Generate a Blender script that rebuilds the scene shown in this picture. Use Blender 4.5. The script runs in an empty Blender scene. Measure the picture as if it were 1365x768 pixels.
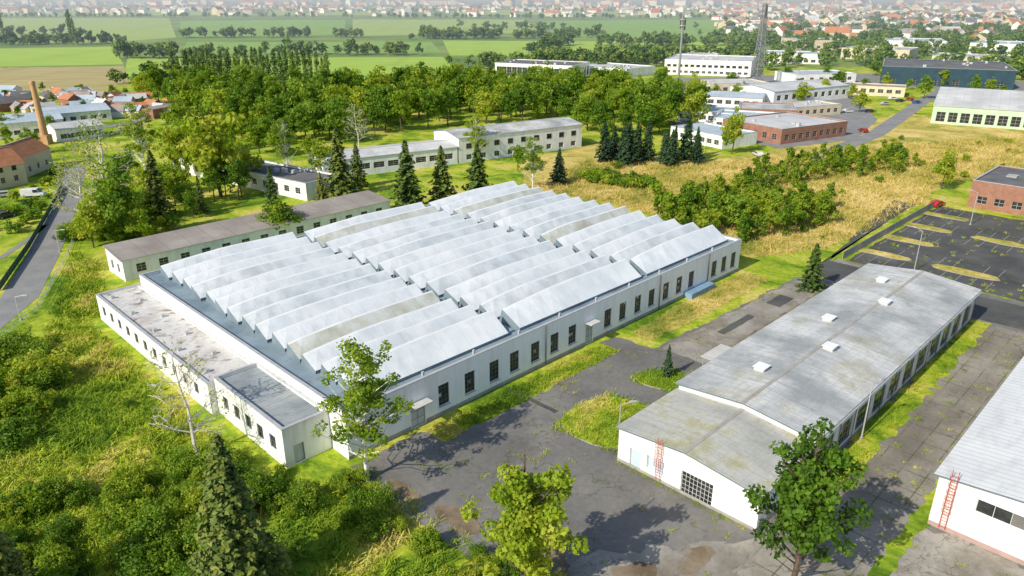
import bpy, math, random
import numpy as np
from mathutils import Vector
rng=np.random.default_rng(7); random.seed(7)
sc=bpy.context.scene
# survey: sight lines from the 45 m survey station intersected with the flat site -> ground metres
H=45.0; FP=975.0; TH=math.atan(389/975.0); S=math.sin(TH); C=math.cos(TH)
def gp(u,v):
    x=(u-682.5)/FP; y=(v-384)/FP; k=H/(S+C*y)
    return (round(k*x,1),round(k*(C-S*y),1))
R2=math.sqrt(.5); OX,OY=-17.0,64.3
def ab(a,b): return (OX+(a-b)*R2, OY+(a+b)*R2)
ANG=math.radians(45)

# ---------------- materials ----------------
def newmat(name):
    m=bpy.data.materials.new(name); m.use_nodes=True
    nt=m.node_tree; return m,nt,nt.nodes['Principled BSDF']
def N(nt,t,**k):
    n=nt.nodes.new(t)
    for a,v in k.items(): setattr(n,a,v)
    return n
def ramp(nt,fac,cols,lo=.3,hi=.7):
    r=N(nt,'ShaderNodeValToRGB'); e=r.color_ramp.elements
    n=len(cols)
    for i,c in enumerate(cols):
        p=lo+(hi-lo)*i/max(1,n-1)
        if i<2: el=e[i]; el.position=p
        else: el=e.new(p)
        el.color=(*c,1)
    nt.links.new(fac,r.inputs[0]); return r.outputs[0]
def noise(nt,vec,scale,detail=5,rough=.55,dist=0):
    n=N(nt,'ShaderNodeTexNoise'); n.inputs['Scale'].default_value=scale; n.inputs['Detail'].default_value=detail
    n.inputs['Roughness'].default_value=rough; n.inputs['Distortion'].default_value=dist
    nt.links.new(vec,n.inputs['Vector']); return n.outputs['Fac']
def math_(nt,op,a,b=None,c=None):
    n=N(nt,'ShaderNodeMath',operation=op)
    for i,x in enumerate((a,b,c)):
        if x is None: continue
        if isinstance(x,(int,float)): n.inputs[i].default_value=x
        else: nt.links.new(x,n.inputs[i])
    return n.outputs[0]
def mixc(nt,fac,a,b,mode='MIX'):
    n=N(nt,'ShaderNodeMix',data_type='RGBA',blend_type=mode)
    for s,x in ((0,fac),(6,a),(7,b)):
        if isinstance(x,(int,float)): n.inputs[s].default_value=x
        elif isinstance(x,tuple): n.inputs[s].default_value=(*x,1)
        else: nt.links.new(x,n.inputs[s])
    return n.outputs[2]
def coords(nt,kind,stretch=(1,1,1),rot=0):
    if kind=='World': o=N(nt,'ShaderNodeNewGeometry').outputs['Position']
    else: o=N(nt,'ShaderNodeTexCoord').outputs['Object']
    mp=N(nt,'ShaderNodeMapping'); mp.inputs['Scale'].default_value=stretch; mp.inputs['Rotation'].default_value=(0,0,rot)
    nt.links.new(o,mp.inputs[0]); return mp.outputs[0]
def clampf(nt,f,th,g):
    f=math_(nt,'MULTIPLY',math_(nt,'SUBTRACT',f,th),g); n=N(nt,'ShaderNodeClamp'); nt.links.new(f,n.inputs[0]); return n.outputs[0]
def mat(name,cols,scale=.5,rough=.75,kind='Object',stretch=(1,1,1),fine=.2,fscale=6,seams=(),spots=None,cracks=None,bump=0,metal=0,lo=.32,hi=.68,rot=0,streak=None,spec=.3):
    m,nt,b=newmat(name)
    v=coords(nt,kind,stretch,rot); v1=coords(nt,kind,(1,1,1),rot)
    col=ramp(nt,noise(nt,v,scale),cols,lo,hi)
    if spots:   # (scale, threshold, colour, strength)
        for (ss,th,c,st) in spots:
            col=mixc(nt,math_(nt,'MULTIPLY',clampf(nt,noise(nt,v1,ss,7,.72),th,8),st),col,c)
    if streak:
        f=noise(nt,coords(nt,kind,streak[0],rot),1,4,.6)
        col=mixc(nt,math_(nt,'MULTIPLY',clampf(nt,f,.5,6),streak[2]),col,streak[1])
    sep=N(nt,'ShaderNodeSeparateXYZ'); nt.links.new(v1,sep.inputs[0])
    for (ax,sp,w,c,st) in seams:
        f=math_(nt,'FRACT',math_(nt,'DIVIDE',sep.outputs[ax],sp)); f=math_(nt,'LESS_THAN',f,w/sp)
        if kind=='World': f=math_(nt,'MULTIPLY',f,clampf(nt,noise(nt,v1,.35,4,.7),.40,6))
        col=mixc(nt,math_(nt,'MULTIPLY',f,st),col,c)
    if cracks:
        for cs_,cw in ((cracks[0],cracks[1]),(cracks[0]*2.7,cracks[1]*1.4)):
            vo=N(nt,'ShaderNodeTexVoronoi',feature='DISTANCE_TO_EDGE'); vo.inputs['Scale'].default_value=cs_
            wv=N(nt,'ShaderNodeVectorMath',operation='ADD'); nn=N(nt,'ShaderNodeTexNoise'); nn.inputs['Scale'].default_value=.45; nn.inputs['Detail'].default_value=5; nt.links.new(v1,nn.inputs['Vector'])
            sc_=N(nt,'ShaderNodeVectorMath',operation='SCALE'); sc_.inputs['Scale'].default_value=5.; nt.links.new(nn.outputs['Color'],sc_.inputs[0])
            nt.links.new(v1,wv.inputs[0]); nt.links.new(sc_.outputs[0],wv.inputs[1]); nt.links.new(wv.outputs[0],vo.inputs['Vector'])
            f=math_(nt,'MULTIPLY',math_(nt,'LESS_THAN',vo.outputs['Distance'],cw),clampf(nt,noise(nt,v1,.11+cs_*.1,3,.6),.46,9)); col=mixc(nt,math_(nt,'MULTIPLY',f,cracks[3]),col,cracks[2])
    fn=noise(nt,v1,fscale,4,.7); g=math_(nt,'MULTIPLY_ADD',fn,2*fine,1-fine)
    cc=N(nt,'ShaderNodeCombineColor'); [nt.links.new(g,cc.inputs[i]) for i in range(3)]
    col=mixc(nt,1.0,col,cc.outputs[0],'MULTIPLY')
    nt.links.new(col,b.inputs['Base Color'])
    b.inputs['Roughness'].default_value=rough; b.inputs['Metallic'].default_value=metal; b.inputs['Specular IOR Level'].default_value=spec
    return m
def leafmat(name,cols,trans=.3):
    m,nt,b=newmat(name)
    at=N(nt,'ShaderNodeAttribute',attribute_name='tint'); oi=N(nt,'ShaderNodeObjectInfo')
    f=math_(nt,'ADD',math_(nt,'MULTIPLY',at.outputs['Fac'],.6),math_(nt,'MULTIPLY',oi.outputs['Random'],.4))
    col=ramp(nt,f,cols,.1,.9)
    nt.links.new(col,b.inputs['Base Color']); b.inputs['Roughness'].default_value=.6; b.inputs['Specular IOR Level'].default_value=.2
    if trans:
        tr=N(nt,'ShaderNodeBsdfTranslucent'); nt.links.new(mixc(nt,1.0,col,(1.6,1.45,.5),'MULTIPLY'),tr.inputs[0])
        mx=N(nt,'ShaderNodeMixShader'); mx.inputs[0].default_value=trans
        nt.links.new(b.outputs[0],mx.inputs[1]); nt.links.new(tr.outputs[0],mx.inputs[2]); nt.links.new(mx.outputs[0],nt.nodes['Material Output'].inputs[0])
    return m
def grassmat(name,dry=False):
    m,nt,b=newmat(name)
    v=N(nt,'ShaderNodeNewGeometry').outputs['Position']
    if dry: cols=[(.20,.23,.04),(.40,.34,.08),(.56,.44,.15),(.62,.50,.22)]
    else: cols=[(.075,.15,.012),(.17,.27,.02),(.31,.38,.03),(.46,.43,.09),(.50,.42,.14)]
    c=ramp(nt,noise(nt,v,.075,9,.72,.8),cols,.37,.66)
    g=math_(nt,'MULTIPLY_ADD',noise(nt,v,1.3,6,.75),1.9,.1)
    cc=N(nt,'ShaderNodeCombineColor'); [nt.links.new(g,cc.inputs[i]) for i in range(3)]
    nt.links.new(mixc(nt,1.0,c,cc.outputs[0],'MULTIPLY'),b.inputs['Base Color']); b.inputs['Roughness'].default_value=.9; b.inputs['Specular IOR Level'].default_value=.1
    return m
G_=grassmat('grass'); GD=grassmat('dry_grass',True)
ASPH=mat('asphalt',[(.125,.122,.118),(.17,.166,.158),(.215,.208,.195)],.10,.9,'World',rot=-ANG,fine=.28,fscale=1.6,spots=[(.07,.56,(.29,.275,.245),.6),(.25,.66,(.11,.10,.085),.5),(.16,.68,(.24,.14,.07),.65),(.5,.68,(.12,.135,.05),.5)],cracks=(.11,.010,(.08,.09,.045),.55),seams=[(0,7.,.10,(.10,.11,.06),.4)])
ASPD=mat('dark_asphalt',[(.055,.057,.06),(.11,.11,.108)],.15,.9,'World',fine=.3,fscale=3,spots=[(.2,.60,(.15,.16,.06),.6),(.1,.56,(.15,.15,.14),.7),(.45,.64,(.10,.12,.045),.6)],cracks=(.12,.012,(.10,.12,.05),.7))
CONC=mat('concrete_slabs',[(.16,.148,.125),(.25,.23,.195),(.34,.32,.28)],.14,.9,'World',rot=-ANG,fine=.32,fscale=2.5,seams=[(0,3.3,.15,(.07,.08,.035),.7),(1,2.3,.13,(.07,.08,.035),.7)],spots=[(.2,.56,(.14,.12,.07),.6),(.45,.64,(.09,.11,.03),.7)],cracks=(.16,.010,(.06,.06,.035),.5))
OLDC=mat('old_concrete',[(.19,.178,.15),(.28,.265,.235),(.37,.35,.31)],.16,.9,'World',rot=-ANG,fine=.3,fscale=2.,spots=[(.11,.50,(.17,.14,.10),.75),(.5,.66,(.12,.13,.05),.5),(.2,.64,(.10,.085,.065),.6)],cracks=(.14,.011,(.08,.08,.045),.55))
DIRT=mat('dirt_ground',[(.15,.12,.08),(.25,.21,.14),(.19,.21,.07)],.3,.95,'World',fine=.4,fscale=2,spots=[(.4,.56,(.14,.18,.04),.8)])
MUD=mat('muddy_ground',[(.13,.095,.06),(.21,.165,.11),(.27,.22,.16)],.3,.8,'World',fine=.35,fscale=2,spots=[(.35,.6,(.09,.075,.055),.7)])
ROAD=mat('road_asphalt',[(.19,.195,.20),(.27,.27,.27)],.2,.9,'World',fine=.25,fscale=2,spots=[(.12,.6,(.14,.14,.14),.6)])
WHITE=mat('white_wall',[(.68,.68,.66),(.82,.82,.80),(.87,.87,.85)],.35,.7,fine=.06,streak=((1.3,1.3,.12),(.50,.48,.43),.35),spots=[(.8,.68,(.44,.41,.35),.5)])
PANEL=mat('white_render_wall',[(.83,.83,.82),(.89,.89,.88),(.90,.90,.89)],.25,.65,fine=.04,seams=[(0,1.85,.05,(.62,.63,.63),.55)],streak=((1.1,1.1,.1),(.64,.61,.56),.3))
TOOTH=mat('roof_sheeting',[(.60,.655,.69),(.72,.765,.79),(.79,.82,.84)],.22,.34,fine=.07,fscale=2,seams=[(0,1.9,.06,(.50,.56,.60),.5)],streak=((.5,.2,.3),(.53,.57,.59),.45),spec=.5)
TOOTHB=mat('roof_sheeting_weathered',[(.50,.56,.59),(.63,.68,.71),(.73,.77,.79)],.3,.4,fine=.10,fscale=2,seams=[(0,1.9,.06,(.42,.48,.52),.5)],streak=((.4,.3,.3),(.44,.47,.47),.5),spec=.5)
TOOTHD=mat('dirty_roof_sheeting',[(.42,.43,.36),(.55,.57,.52),(.62,.66,.65)],.3,.5,fine=.12,fscale=2,streak=((.5,.2,.3),(.38,.38,.30),.6))
GABLE=mat('shade_grey_flashing',[(.13,.18,.22),(.21,.27,.31)],.4,.6,fine=.1)  # dark grey puts the shade of tooth ends, backs and feet into the colour
RIDGE=mat('ridge_cap_highlight',[(.74,.77,.79),(.84,.86,.87)],.4,.4,fine=.05)  # near-white cap, the bright edge highlight of the ridges put into its colour
GUT=mat('roof_gutter_felt',[(.15,.21,.26),(.27,.35,.40)],.2,.8,fine=.25,spots=[(.5,.57,(.11,.11,.09),.7)])
RS=dict(seams=[(0,2.2,.09,(.24,.27,.28),.5),(1,1.0,.06,(.30,.33,.34),.5)])
ROOFG=mat('grey_roof_felt',[(.29,.31,.32),(.43,.45,.455),(.57,.58,.58)],.16,.8,fine=.25,fscale=3,lo=.36,hi=.62,spots=[(.14,.53,(.34,.32,.19),.6),(.5,.58,(.22,.21,.15),.6),(1.2,.62,(.13,.12,.09),.7),(.3,.6,(.64,.65,.64),.55)],streak=((2.5,.18,1),(.27,.28,.27),.45),**RS)
ROOFM=mat('mossy_roof_felt',[(.33,.34,.31),(.45,.455,.43),(.55,.55,.53)],.16,.85,fine=.25,fscale=3,spots=[(.16,.50,(.34,.33,.14),.75),(.5,.57,(.24,.22,.11),.6),(1.2,.62,(.12,.11,.08),.7)],streak=((2.5,.18,1),(.27,.28,.24),.4),**RS)
ROOFK=mat('dark_stained_roof_felt',[(.17,.20,.22),(.27,.31,.33),(.36,.39,.40)],.2,.85,fine=.25,fscale=3,seams=[(1,1.2,.07,(.14,.17,.19),.6)],spots=[(.4,.56,(.16,.15,.12),.7),(1.2,.62,(.46,.47,.46),.5)])
ROOFR=mat('rusty_roof_felt',[(.46,.47,.46),(.58,.58,.57),(.42,.40,.38)],.2,.85,fine=.2,fscale=4,spots=[(.5,.52,(.15,.095,.07),.8),(1.5,.58,(.28,.21,.17),.65),(.25,.6,(.22,.22,.21),.5)])
ROOFB=mat('brown_roof_felt',[(.24,.21,.19),(.34,.31,.28)],.2,.9,fine=.2,fscale=3,seams=[(0,4.,.15,(.18,.16,.14),.6)],spots=[(.3,.58,(.42,.40,.37),.5)])
ROOFW=mat('white_ribbed_roof',[(.60,.62,.63),(.72,.74,.74)],.2,.5,fine=.08,seams=[(0,.8,.10,(.40,.42,.44),.7)],streak=((.3,1,1),(.46,.47,.46),.4))
ROOFD=mat('dark_roof_felt',[(.10,.10,.11),(.17,.17,.17)],.2,.9,fine=.2,spots=[(.3,.6,(.27,.26,.24),.5)])
ROOFL=mat('light_roof',[(.42,.43,.44),(.60,.61,.61)],.1,.7,fine=.15,seams=[(0,3,.2,(.38,.39,.40),.5)],spots=[(.12,.56,(.34,.33,.30),.6)])
ROOFBL=mat('bluish_roof',[(.33,.41,.48),(.44,.52,.58)],.1,.7,fine=.1,seams=[(0,2.,.15,(.28,.33,.38),.6)])
TILE=mat('orange_roof_tiles',[(.40,.16,.075),(.54,.24,.12)],.6,.8,fine=.2,seams=[(1,.35,.06,(.22,.08,.04),.6)])
CREAM=mat('cream_plaster',[(.58,.49,.34),(.70,.61,.45)],.4,.85,fine=.08)
BRICK=mat('brick_wall',[(.25,.12,.08),(.36,.18,.125)],.6,.85,fine=.25,fscale=9,seams=[(2,.25,.03,(.4,.35,.3),.4)])
BRICKY=mat('chimney_brick',[(.48,.27,.14),(.58,.35,.19)],.6,.85,fine=.2,fscale=9)
NAVY=mat('navy_cladding',[(.02,.05,.075),(.03,.075,.10)],.3,.5,seams=[(0,1.2,.06,(.015,.03,.05),.7)])
GREENW=mat('light_green_cladding',[(.42,.58,.40),(.50,.66,.48)],.3,.6)
PLINTH=mat('concrete_plinth',[(.28,.27,.25),(.40,.39,.36)],.5,.9)
def plain(name,c,rough=.5,metal=0,var=.1): return mat(name,[tuple(x*(1-var) for x in c),tuple(min(1,x*(1+var)) for x in c)],1.,rough,fine=.05,metal=metal)
GLASS,_nt,_b=newmat('window_glass'); _f=noise(_nt,coords(_nt,'Object'),.8,2); _nt.links.new(ramp(_nt,_f,[(.012,.016,.018),(.05,.058,.06)]),_b.inputs['Base Color']); _b.inputs['Roughness'].default_value=.08
FRAME=plain('window_frame',(.55,.55,.53)); DFRAME=plain('dark_window_frame',(.16,.16,.155)); DOORB=plain('pale_blue_door',(.50,.62,.68)); DOORG=plain('grey_door',(.5,.52,.53))
RED=plain('red_paint',(.50,.10,.07)); GALV=plain('galvanised_steel',(.52,.53,.54),.45,.3); BLUEP=plain('blue_trim',(.20,.33,.45)); CURB=plain('curb_concrete',(.36,.35,.33),.9); FASC=plain('grey_fascia',(.13,.18,.23))
BARK=mat('bark',[(.07,.05,.035),(.14,.11,.08)],3.,.9,fine=.3); BIRCH=mat('birch_bark',[(.10,.09,.08),(.60,.59,.55),(.72,.71,.68)],2.5,.8,stretch=(1,1,3),lo=.25,hi=.5)
BARKP=mat('pale_bark',[(.50,.46,.40),(.70,.66,.60)],2.,.9)
LG=leafmat('broadleaf_foliage',[(.032,.075,.008),(.085,.18,.014),(.165,.285,.022),(.30,.39,.045)],.38)
LY=leafmat('yellow_green_foliage',[(.07,.145,.010),(.17,.28,.018),(.30,.39,.03),(.44,.46,.07)],.42)
LD=leafmat('spruce_needles',[(.022,.05,.014),(.05,.10,.02),(.12,.165,.028),(.26,.26,.045)],0)
LB=leafmat('blue_spruce_needles',[(.013,.034,.018),(.03,.065,.03),(.055,.11,.04)],0)
LF=leafmat('distant_foliage',[(.035,.08,.014),(.075,.15,.02),(.14,.225,.03),(.24,.29,.05)],0)

# ---------------- mesh helpers ----------------
def link(o,parent=None,col=None):
    (col or sc.collection).objects.link(o)
    if parent: o.parent=parent
    return o
def empty(name,x,y,ang=0,z=0):
    e=bpy.data.objects.new(name,None); e.location=(x,y,z); e.rotation_euler=(0,0,ang); e.empty_display_size=.5; return link(e)
class MB:
    def __init__(s): s.v=[]; s.f=[]; s.m=[]; s.mats=[]
    def mi(s,m):
        if m not in s.mats: s.mats.append(m)
        return s.mats.index(m)
    def face(s,pts,m):
        n=len(s.v); s.v+= [tuple(p) for p in pts]; s.f.append(tuple(range(n,n+len(pts)))); s.m.append(s.mi(m))
    def box(s,x0,x1,y0,y1,z0,z1,m,top=None):
        p=[(x0,y0),(x1,y0),(x1,y1),(x0,y1)]
        s.face([(*p[3],z0),(*p[2],z0),(*p[1],z0),(*p[0],z0)],m); s.face([(*q,z1) for q in p],top or m)
        for i in range(4):
            a,b=p[i],p[(i+1)%4]; s.face([(*a,z0),(*b,z0),(*b,z1),(*a,z1)],m)
    def tube(s,p0,p1,r0,r1,m,n=6):
        p0=Vector(p0);p1=Vector(p1);d=(p1-p0).normalized(); t=d.orthogonal().normalized(); w=d.cross(t)
        A=[p0+(t*math.cos(2*math.pi*i/n)+w*math.sin(2*math.pi*i/n))*r0 for i in range(n)]
        B=[p1+(t*math.cos(2*math.pi*i/n)+w*math.sin(2*math.pi*i/n))*r1 for i in range(n)]
        for i in range(n): j=(i+1)%n; s.face([A[i],A[j],B[j],B[i]],m)
        s.face(B,m); s.face(A[::-1],m)
    def obj(s,name,parent=None,loc=(0,0,0),rot=0,bevel=0):
        me=bpy.data.meshes.new(name); me.from_pydata(s.v,[],s.f)
        for m in s.mats: me.materials.append(m)
        me.polygons.foreach_set('material_index',s.m); me.update()
        o=bpy.data.objects.new(name,me); o.location=loc; o.rotation_euler=(0,0,rot); link(o,parent)
        if bevel:
            mo=o.modifiers.new('weld','WELD'); mo.merge_threshold=.001
            mo=o.modifiers.new('bevel','BEVEL'); mo.width=bevel; mo.segments=2
        return o
def wall(mb,gl,P,d,L,h,ops,mw,depth=.18,fr=None):
    """vertical wall from P along d; outward normal is right of d; ops=(x0,x1,z0,z1,kind,cols,rows)"""
    n=(d[1],-d[0]); fr=fr or FRAME
    def q(x,z,o=0): return (P[0]+d[0]*x+n[0]*o,P[1]+d[1]*x+n[1]*o,P[2]+z)
    x=0
    for o in sorted(ops):
        x0,x1,z0,z1,kind,nc,nr=o
        if x0>x: mb.face([q(x,0),q(x0,0),q(x0,h),q(x,h)],mw)
        if z0>0: mb.face([q(x0,0),q(x1,0),q(x1,z0),q(x0,z0)],mw)
        mb.face([q(x0,z1),q(x1,z1),q(x1,h),q(x0,h)],mw)
        D=-depth
        mb.face([q(x0,z0),q(x0,z0,D),q(x0,z1,D),q(x0,z1)],mw); mb.face([q(x1,z0,D),q(x1,z0),q(x1,z1),q(x1,z1,D)],mw)
        mb.face([q(x0,z0,0),q(x1,z0,0),q(x1,z0,D),q(x0,z0,D)],mw); mb.face([q(x0,z1,D),q(x1,z1,D),q(x1,z1,0),q(x0,z1,0)],mw)
        gm={'w':GLASS,'d':DOORG,'b':DOORB,'g':DFRAME}[kind]
        gl.face([q(x0,z0,D),q(x1,z0,D),q(x1,z1,D),q(x0,z1,D)],gm)
        t=.05; fo=D+.05
        def bar(a0,a1,b0,b1): gl.face([q(a0,b0,fo),q(a1,b0,fo),q(a1,b1,fo),q(a0,b1,fo)],fr)
        for i in range(nc+1):
            xx=x0+(x1-x0-t)*i/nc; bar(xx,xx+t,z0,z1)
        fo+=.004
        for i in range(nr+1):
            zz=z0+(z1-z0-t)*i/nr; bar(x0,x1,zz,zz+t)
        if kind=='w' and nc*nr>8:   # a few panes boarded or whitened
            for i in range(nc):
                for j in range(nr):
                    if random.random()<.07:
                        xa=x0+(x1-x0)*i/nc+.06; xb=x0+(x1-x0)*(i+1)/nc-.03; za=z0+(z1-z0)*j/nr+.06; zb=z0+(z1-z0)*(j+1)/nr-.03; o_=D+.02
                        gl.face([q(xa,za,o_),q(xb,za,o_),q(xb,zb,o_),q(xa,zb,o_)],random.choice([DFRAME,DOORG,PLINTH]))
        x=x1
    if x<L: mb.face([q(x,0),q(L,0),q(L,h),q(x,h)],mw)
def autoops(L,n,w,z0,z1,kind='w',nc=2,nr=3,m0=1.,m1=1.):
    r=[]
    for i in range(n):
        c=m0+(L-m0-m1)*(i+.5)/n; r.append((c-w/2,c+w/2,z0,z1,kind,nc,nr))
    return r
def building(name,x,y,ang,L,W,h,roof='flat',mw=None,mr=None,ops=None,rh=1.,par=.4,over=.25,fr=None,z=0):
    mw=mw or WHITE; mr=mr or ROOFG; ops=ops or {}
    e=empty(name,x,y,ang,z); mb=MB(); gl=MB(); rf=MB()
    segs=[((0,0,0),(1,0),L),((L,0,0),(0,1),W),((L,W,0),(-1,0),L),((0,W,0),(0,-1),W)]
    for i,(P,d,l) in enumerate(segs): wall(mb,gl,P,d,l,h,ops.get(i,[]),mw,fr=fr)
    if roof=='flat':
        t=.3; zi=h-par
        rf.face([(t,t,zi),(L-t,t,zi),(L-t,W-t,zi),(t,W-t,zi)],mr)
        c=[(t,t),(L-t,t),(L-t,W-t),(t,W-t)]
        for i in range(4):
            a,b=c[(i+1)%4],c[i]; mb.face([(*a,zi),(*b,zi),(*b,h),(*a,h)],mw)
        k=.05
        for (x0,x1,y0,y1) in ((-k,L+k,-k,t+k),(-k,L+k,W-t-k,W+k),(-k,t+k,t+k,W-t-k),(L-t-k,L+k,t+k,W-t-k)): rf.box(x0,x1,y0,y1,h+.003,h+.09,GALV)
    elif roof in('gable','shed'):
        if roof=='gable':
            prof=[(-over,h-over*rh/(W/2)),(W/2,h+rh),(W+over,h-over*rh/(W/2))]
            mb.face([(0,0,h),(0,W/2,h+rh),(0,W,h)],mw); mb.face([(L,0,h),(L,W,h),(L,W/2,h+rh)],mw)
        else:
            prof=[(-over,h),(W+over,h+rh)]
            mb.face([(0,0,h),(0,W,h+rh),(0,W,h)],mw); mb.face([(L,0,h),(L,W,h),(L,W,h+rh)],mw); mb.face([(0,W,h),(L,W,h),(L,W,h+rh),(0,W,h+rh)],mw)
        x0,x1=-over,L+over; t=.14
        for (ya,za),(yb,zb) in zip(prof[:-1],prof[1:]):
            rf.face([(x0,ya,za+t),(x1,ya,za+t),(x1,yb,zb+t),(x0,yb,zb+t)],mr)
            rf.face([(x0,yb,zb+.01),(x1,yb,zb+.01),(x1,ya,za+.01),(x0,ya,za+.01)],GALV)
            for xx in (x0,x1): rf.face([(xx,ya,za+.01),(xx,yb,zb+.01),(xx,yb,zb+t),(xx,ya,za+t)],FASC)
        for ya,za in (prof[0],prof[-1]): rf.face([(x0,ya,za+.01),(x1,ya,za+.01),(x1,ya,za+t),(x0,ya,za+t)],GALV)
        if roof=='gable': rf.box(x0,x1,W/2-.2,W/2+.2,h+rh+.10,h+rh+.16,PLINTH)
    mb.obj('walls',e); rf.obj('roof',e)
    if gl.f: gl.obj('windows_and_doors',e)
    return e
def sheet(name,pts,m,z):
    b=MB(); b.face([(p[0],p[1],z) for p in pts],m); return b.obj(name)
def smoothpoly(pts,it=2):
    for _ in range(it):
        q=[]
        for i in range(len(pts)):
            a,b=pts[i],pts[(i+1)%len(pts)]
            q+=[(a[0]*.75+b[0]*.25,a[1]*.75+b[1]*.25),(a[0]*.25+b[0]*.75,a[1]*.25+b[1]*.75)]
        pts=q
    return pts
def rough(pts,amp,step=1.5):
    q=[]
    for i in range(len(pts)):
        a,b=Vector(pts[i]),Vector(pts[(i+1)%len(pts)]); n=max(1,int((b-a).length/step))
        for k in range(n):
            p=a.lerp(b,k/n); q.append((p.x+random.uniform(-amp,amp),p.y+random.uniform(-amp,amp)))
    return q
def ribbon(name,pts,w,m,z):
    P=[Vector(p) for p in pts]; b=MB(); Ls=[];Rs=[]
    for i,p in enumerate(P):
        d=(P[min(i+1,len(P)-1)]-P[max(i-1,0)]).normalized(); n=Vector((-d.y,d.x))*w/2; Ls.append(p+n);Rs.append(p-n)
    for i in range(len(P)-1): b.face([(*Rs[i],z),(*Rs[i+1],z),(*Ls[i+1],z),(*Ls[i],z)],m)
    return b.obj(name)

# ---------------- ground ----------------
FARG=mat('farmland_ground',[(.09,.17,.03),(.16,.25,.045),(.25,.28,.08)],.01,.95,'World',fine=.3,fscale=.2)
b=MB(); b.face([(-9000,-200,0),(9000,-200,0),(9000,14000,0),(-9000,14000,0)],G_); b.obj('ground')
def fieldm(n,c1,c2,rot=0): return mat(n,[c1,c2],.02,.95,'World',stretch=(1,6,1),rot=rot,fine=.12,fscale=.3,streak=((.05,.004,1),tuple(x*.8 for x in c1),.4))
FB=fieldm('bright_crop_field',(.27,.42,.05),(.36,.50,.07)); FP_=fieldm('pale_crop_field',(.27,.38,.09),(.35,.44,.12),.3); FBR=fieldm('stubble_field',(.34,.29,.12),(.44,.37,.17),1.); FG=fieldm('green_crop_field',(.18,.33,.06),(.25,.39,.08),.8)
sheet('farmland',[(-9000,520),(9000,520),(9000,13000),(-9000,13000)],FARG,.02)
def G(*a): return [gp(*p) for p in a]
for q,m in (([(-40,92),(165,88),(172,112),(120,124),(-40,122)],FBR),([(-60,66),(150,62),(165,86),(-60,90)],FB),([(-80,24),(225,24),(235,50),(150,56),(-80,58)],FP_),
    ([(170,78),(590,76),(620,104),(400,110),(165,104)],FB),([(250,56),(575,56),(588,70),(240,72)],FG),([(470,26),(700,26),(720,44),(470,48)],FP_),([(720,28),(960,26),(985,54),(740,52)],FG),([(240,28),(460,26),(460,46),(240,50)],FG),
    ([(590,54),(980,56),(980,76),(600,74)],FB),([(0,14),(500,13),(520,20),(0,21)],FP_),([(600,14),(1000,13),(1000,20),(600,20)],FP_)):
    sheet('field',G(*q),m,.05)
sheet('meadow',rough(G((690,215),(800,190),(930,215),(1010,205),(1120,175),(1200,150),(1365,170),(1600,185),(1600,240),(1262,240),(1230,272),(1110,330),(1000,345),(930,300),(760,262),(700,250)),.8,4),GD,.01)
yard=rough([ab(-.5,-1.2),ab(9,-1.2),ab(9,-4.6),ab(40.5,-4.6),ab(40.5,-1.2),ab(43.5,-1.2),ab(44,-7.5),ab(99,-9.5),ab(99,-100),ab(3,-100),ab(-3,-60),ab(0,-40),ab(-1,-14)],.35,.8)
sheet('yard_pavement',yard,ASPH,.02)
sheet('concrete_alley',rough([ab(14,-36.5),ab(86,-36.5),ab(86,-45.8),ab(10,-45.8)],.3,1.5),CONC,.03)
sheet('concrete_apron',rough([ab(3,-26),ab(8,-27),ab(12,-31),ab(18,-35),ab(32,-46),ab(32,-70),ab(2,-70)],.9,1.),OLDC,.026)
sheet('side_road',rough([ab(45,-8),ab(99,-10),ab(99,-14.5),ab(45,-14.5)],.3,1.),OLDC,.034)
sheet('dirt_verge',rough([ab(45,-14.5),ab(86,-14.5),ab(86,-19.6),ab(45,-19.6)],.7,1.),DIRT,.03)
def mud(a,b_,l,w): 
    q=[(l*math.cos(t)*random.uniform(.6,1.1),w*math.sin(t)*random.uniform(.6,1.1)) for t in np.linspace(0,6.28,13)[:-1]]
    sheet('mud_patch',rough([ab(a+x,b_+y) for x,y in smoothpoly(q,1)],.25,.5),MUD,.044)
mud(2,-15,1.6,3.5); mud(4,-23,2.,5.5); mud(7,-31,3,2.2); mud(1.5,-30,1.8,4); mud(13,-33.5,2.5,1.2); mud(1,-8,1.,3)
for i,(a_,b_,l_,w_,m_) in enumerate(((55,-12,9,1.2,ASPD),(70,-13,5,2.4,ASPD),(22,-9,.6,8,ASPD))):
    sheet('pavement_patch',rough([ab(a_,b_),ab(a_+l_,b_),ab(a_+l_,b_+w_),ab(a_,b_+w_)],.08,1.),m_,.05+.004*(i%3))
sheet('crossroad',rough([ab(87,-9),ab(97,-9),ab(97,-120),ab(87,-120)],.2,2),ASPD,.055)
sheet('crossroad_north',rough([ab(88,-9),ab(96,-9),ab(150,-2),ab(150,-7)],.3,2),ASPD,.046)
sheet('parking_lot',rough([ab(99.5,-11.5),ab(152,-11.5),ab(152,-90),ab(99.5,-90)],.3,2),ASPD,.03)
rows=MB(); ri=MB()
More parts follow.
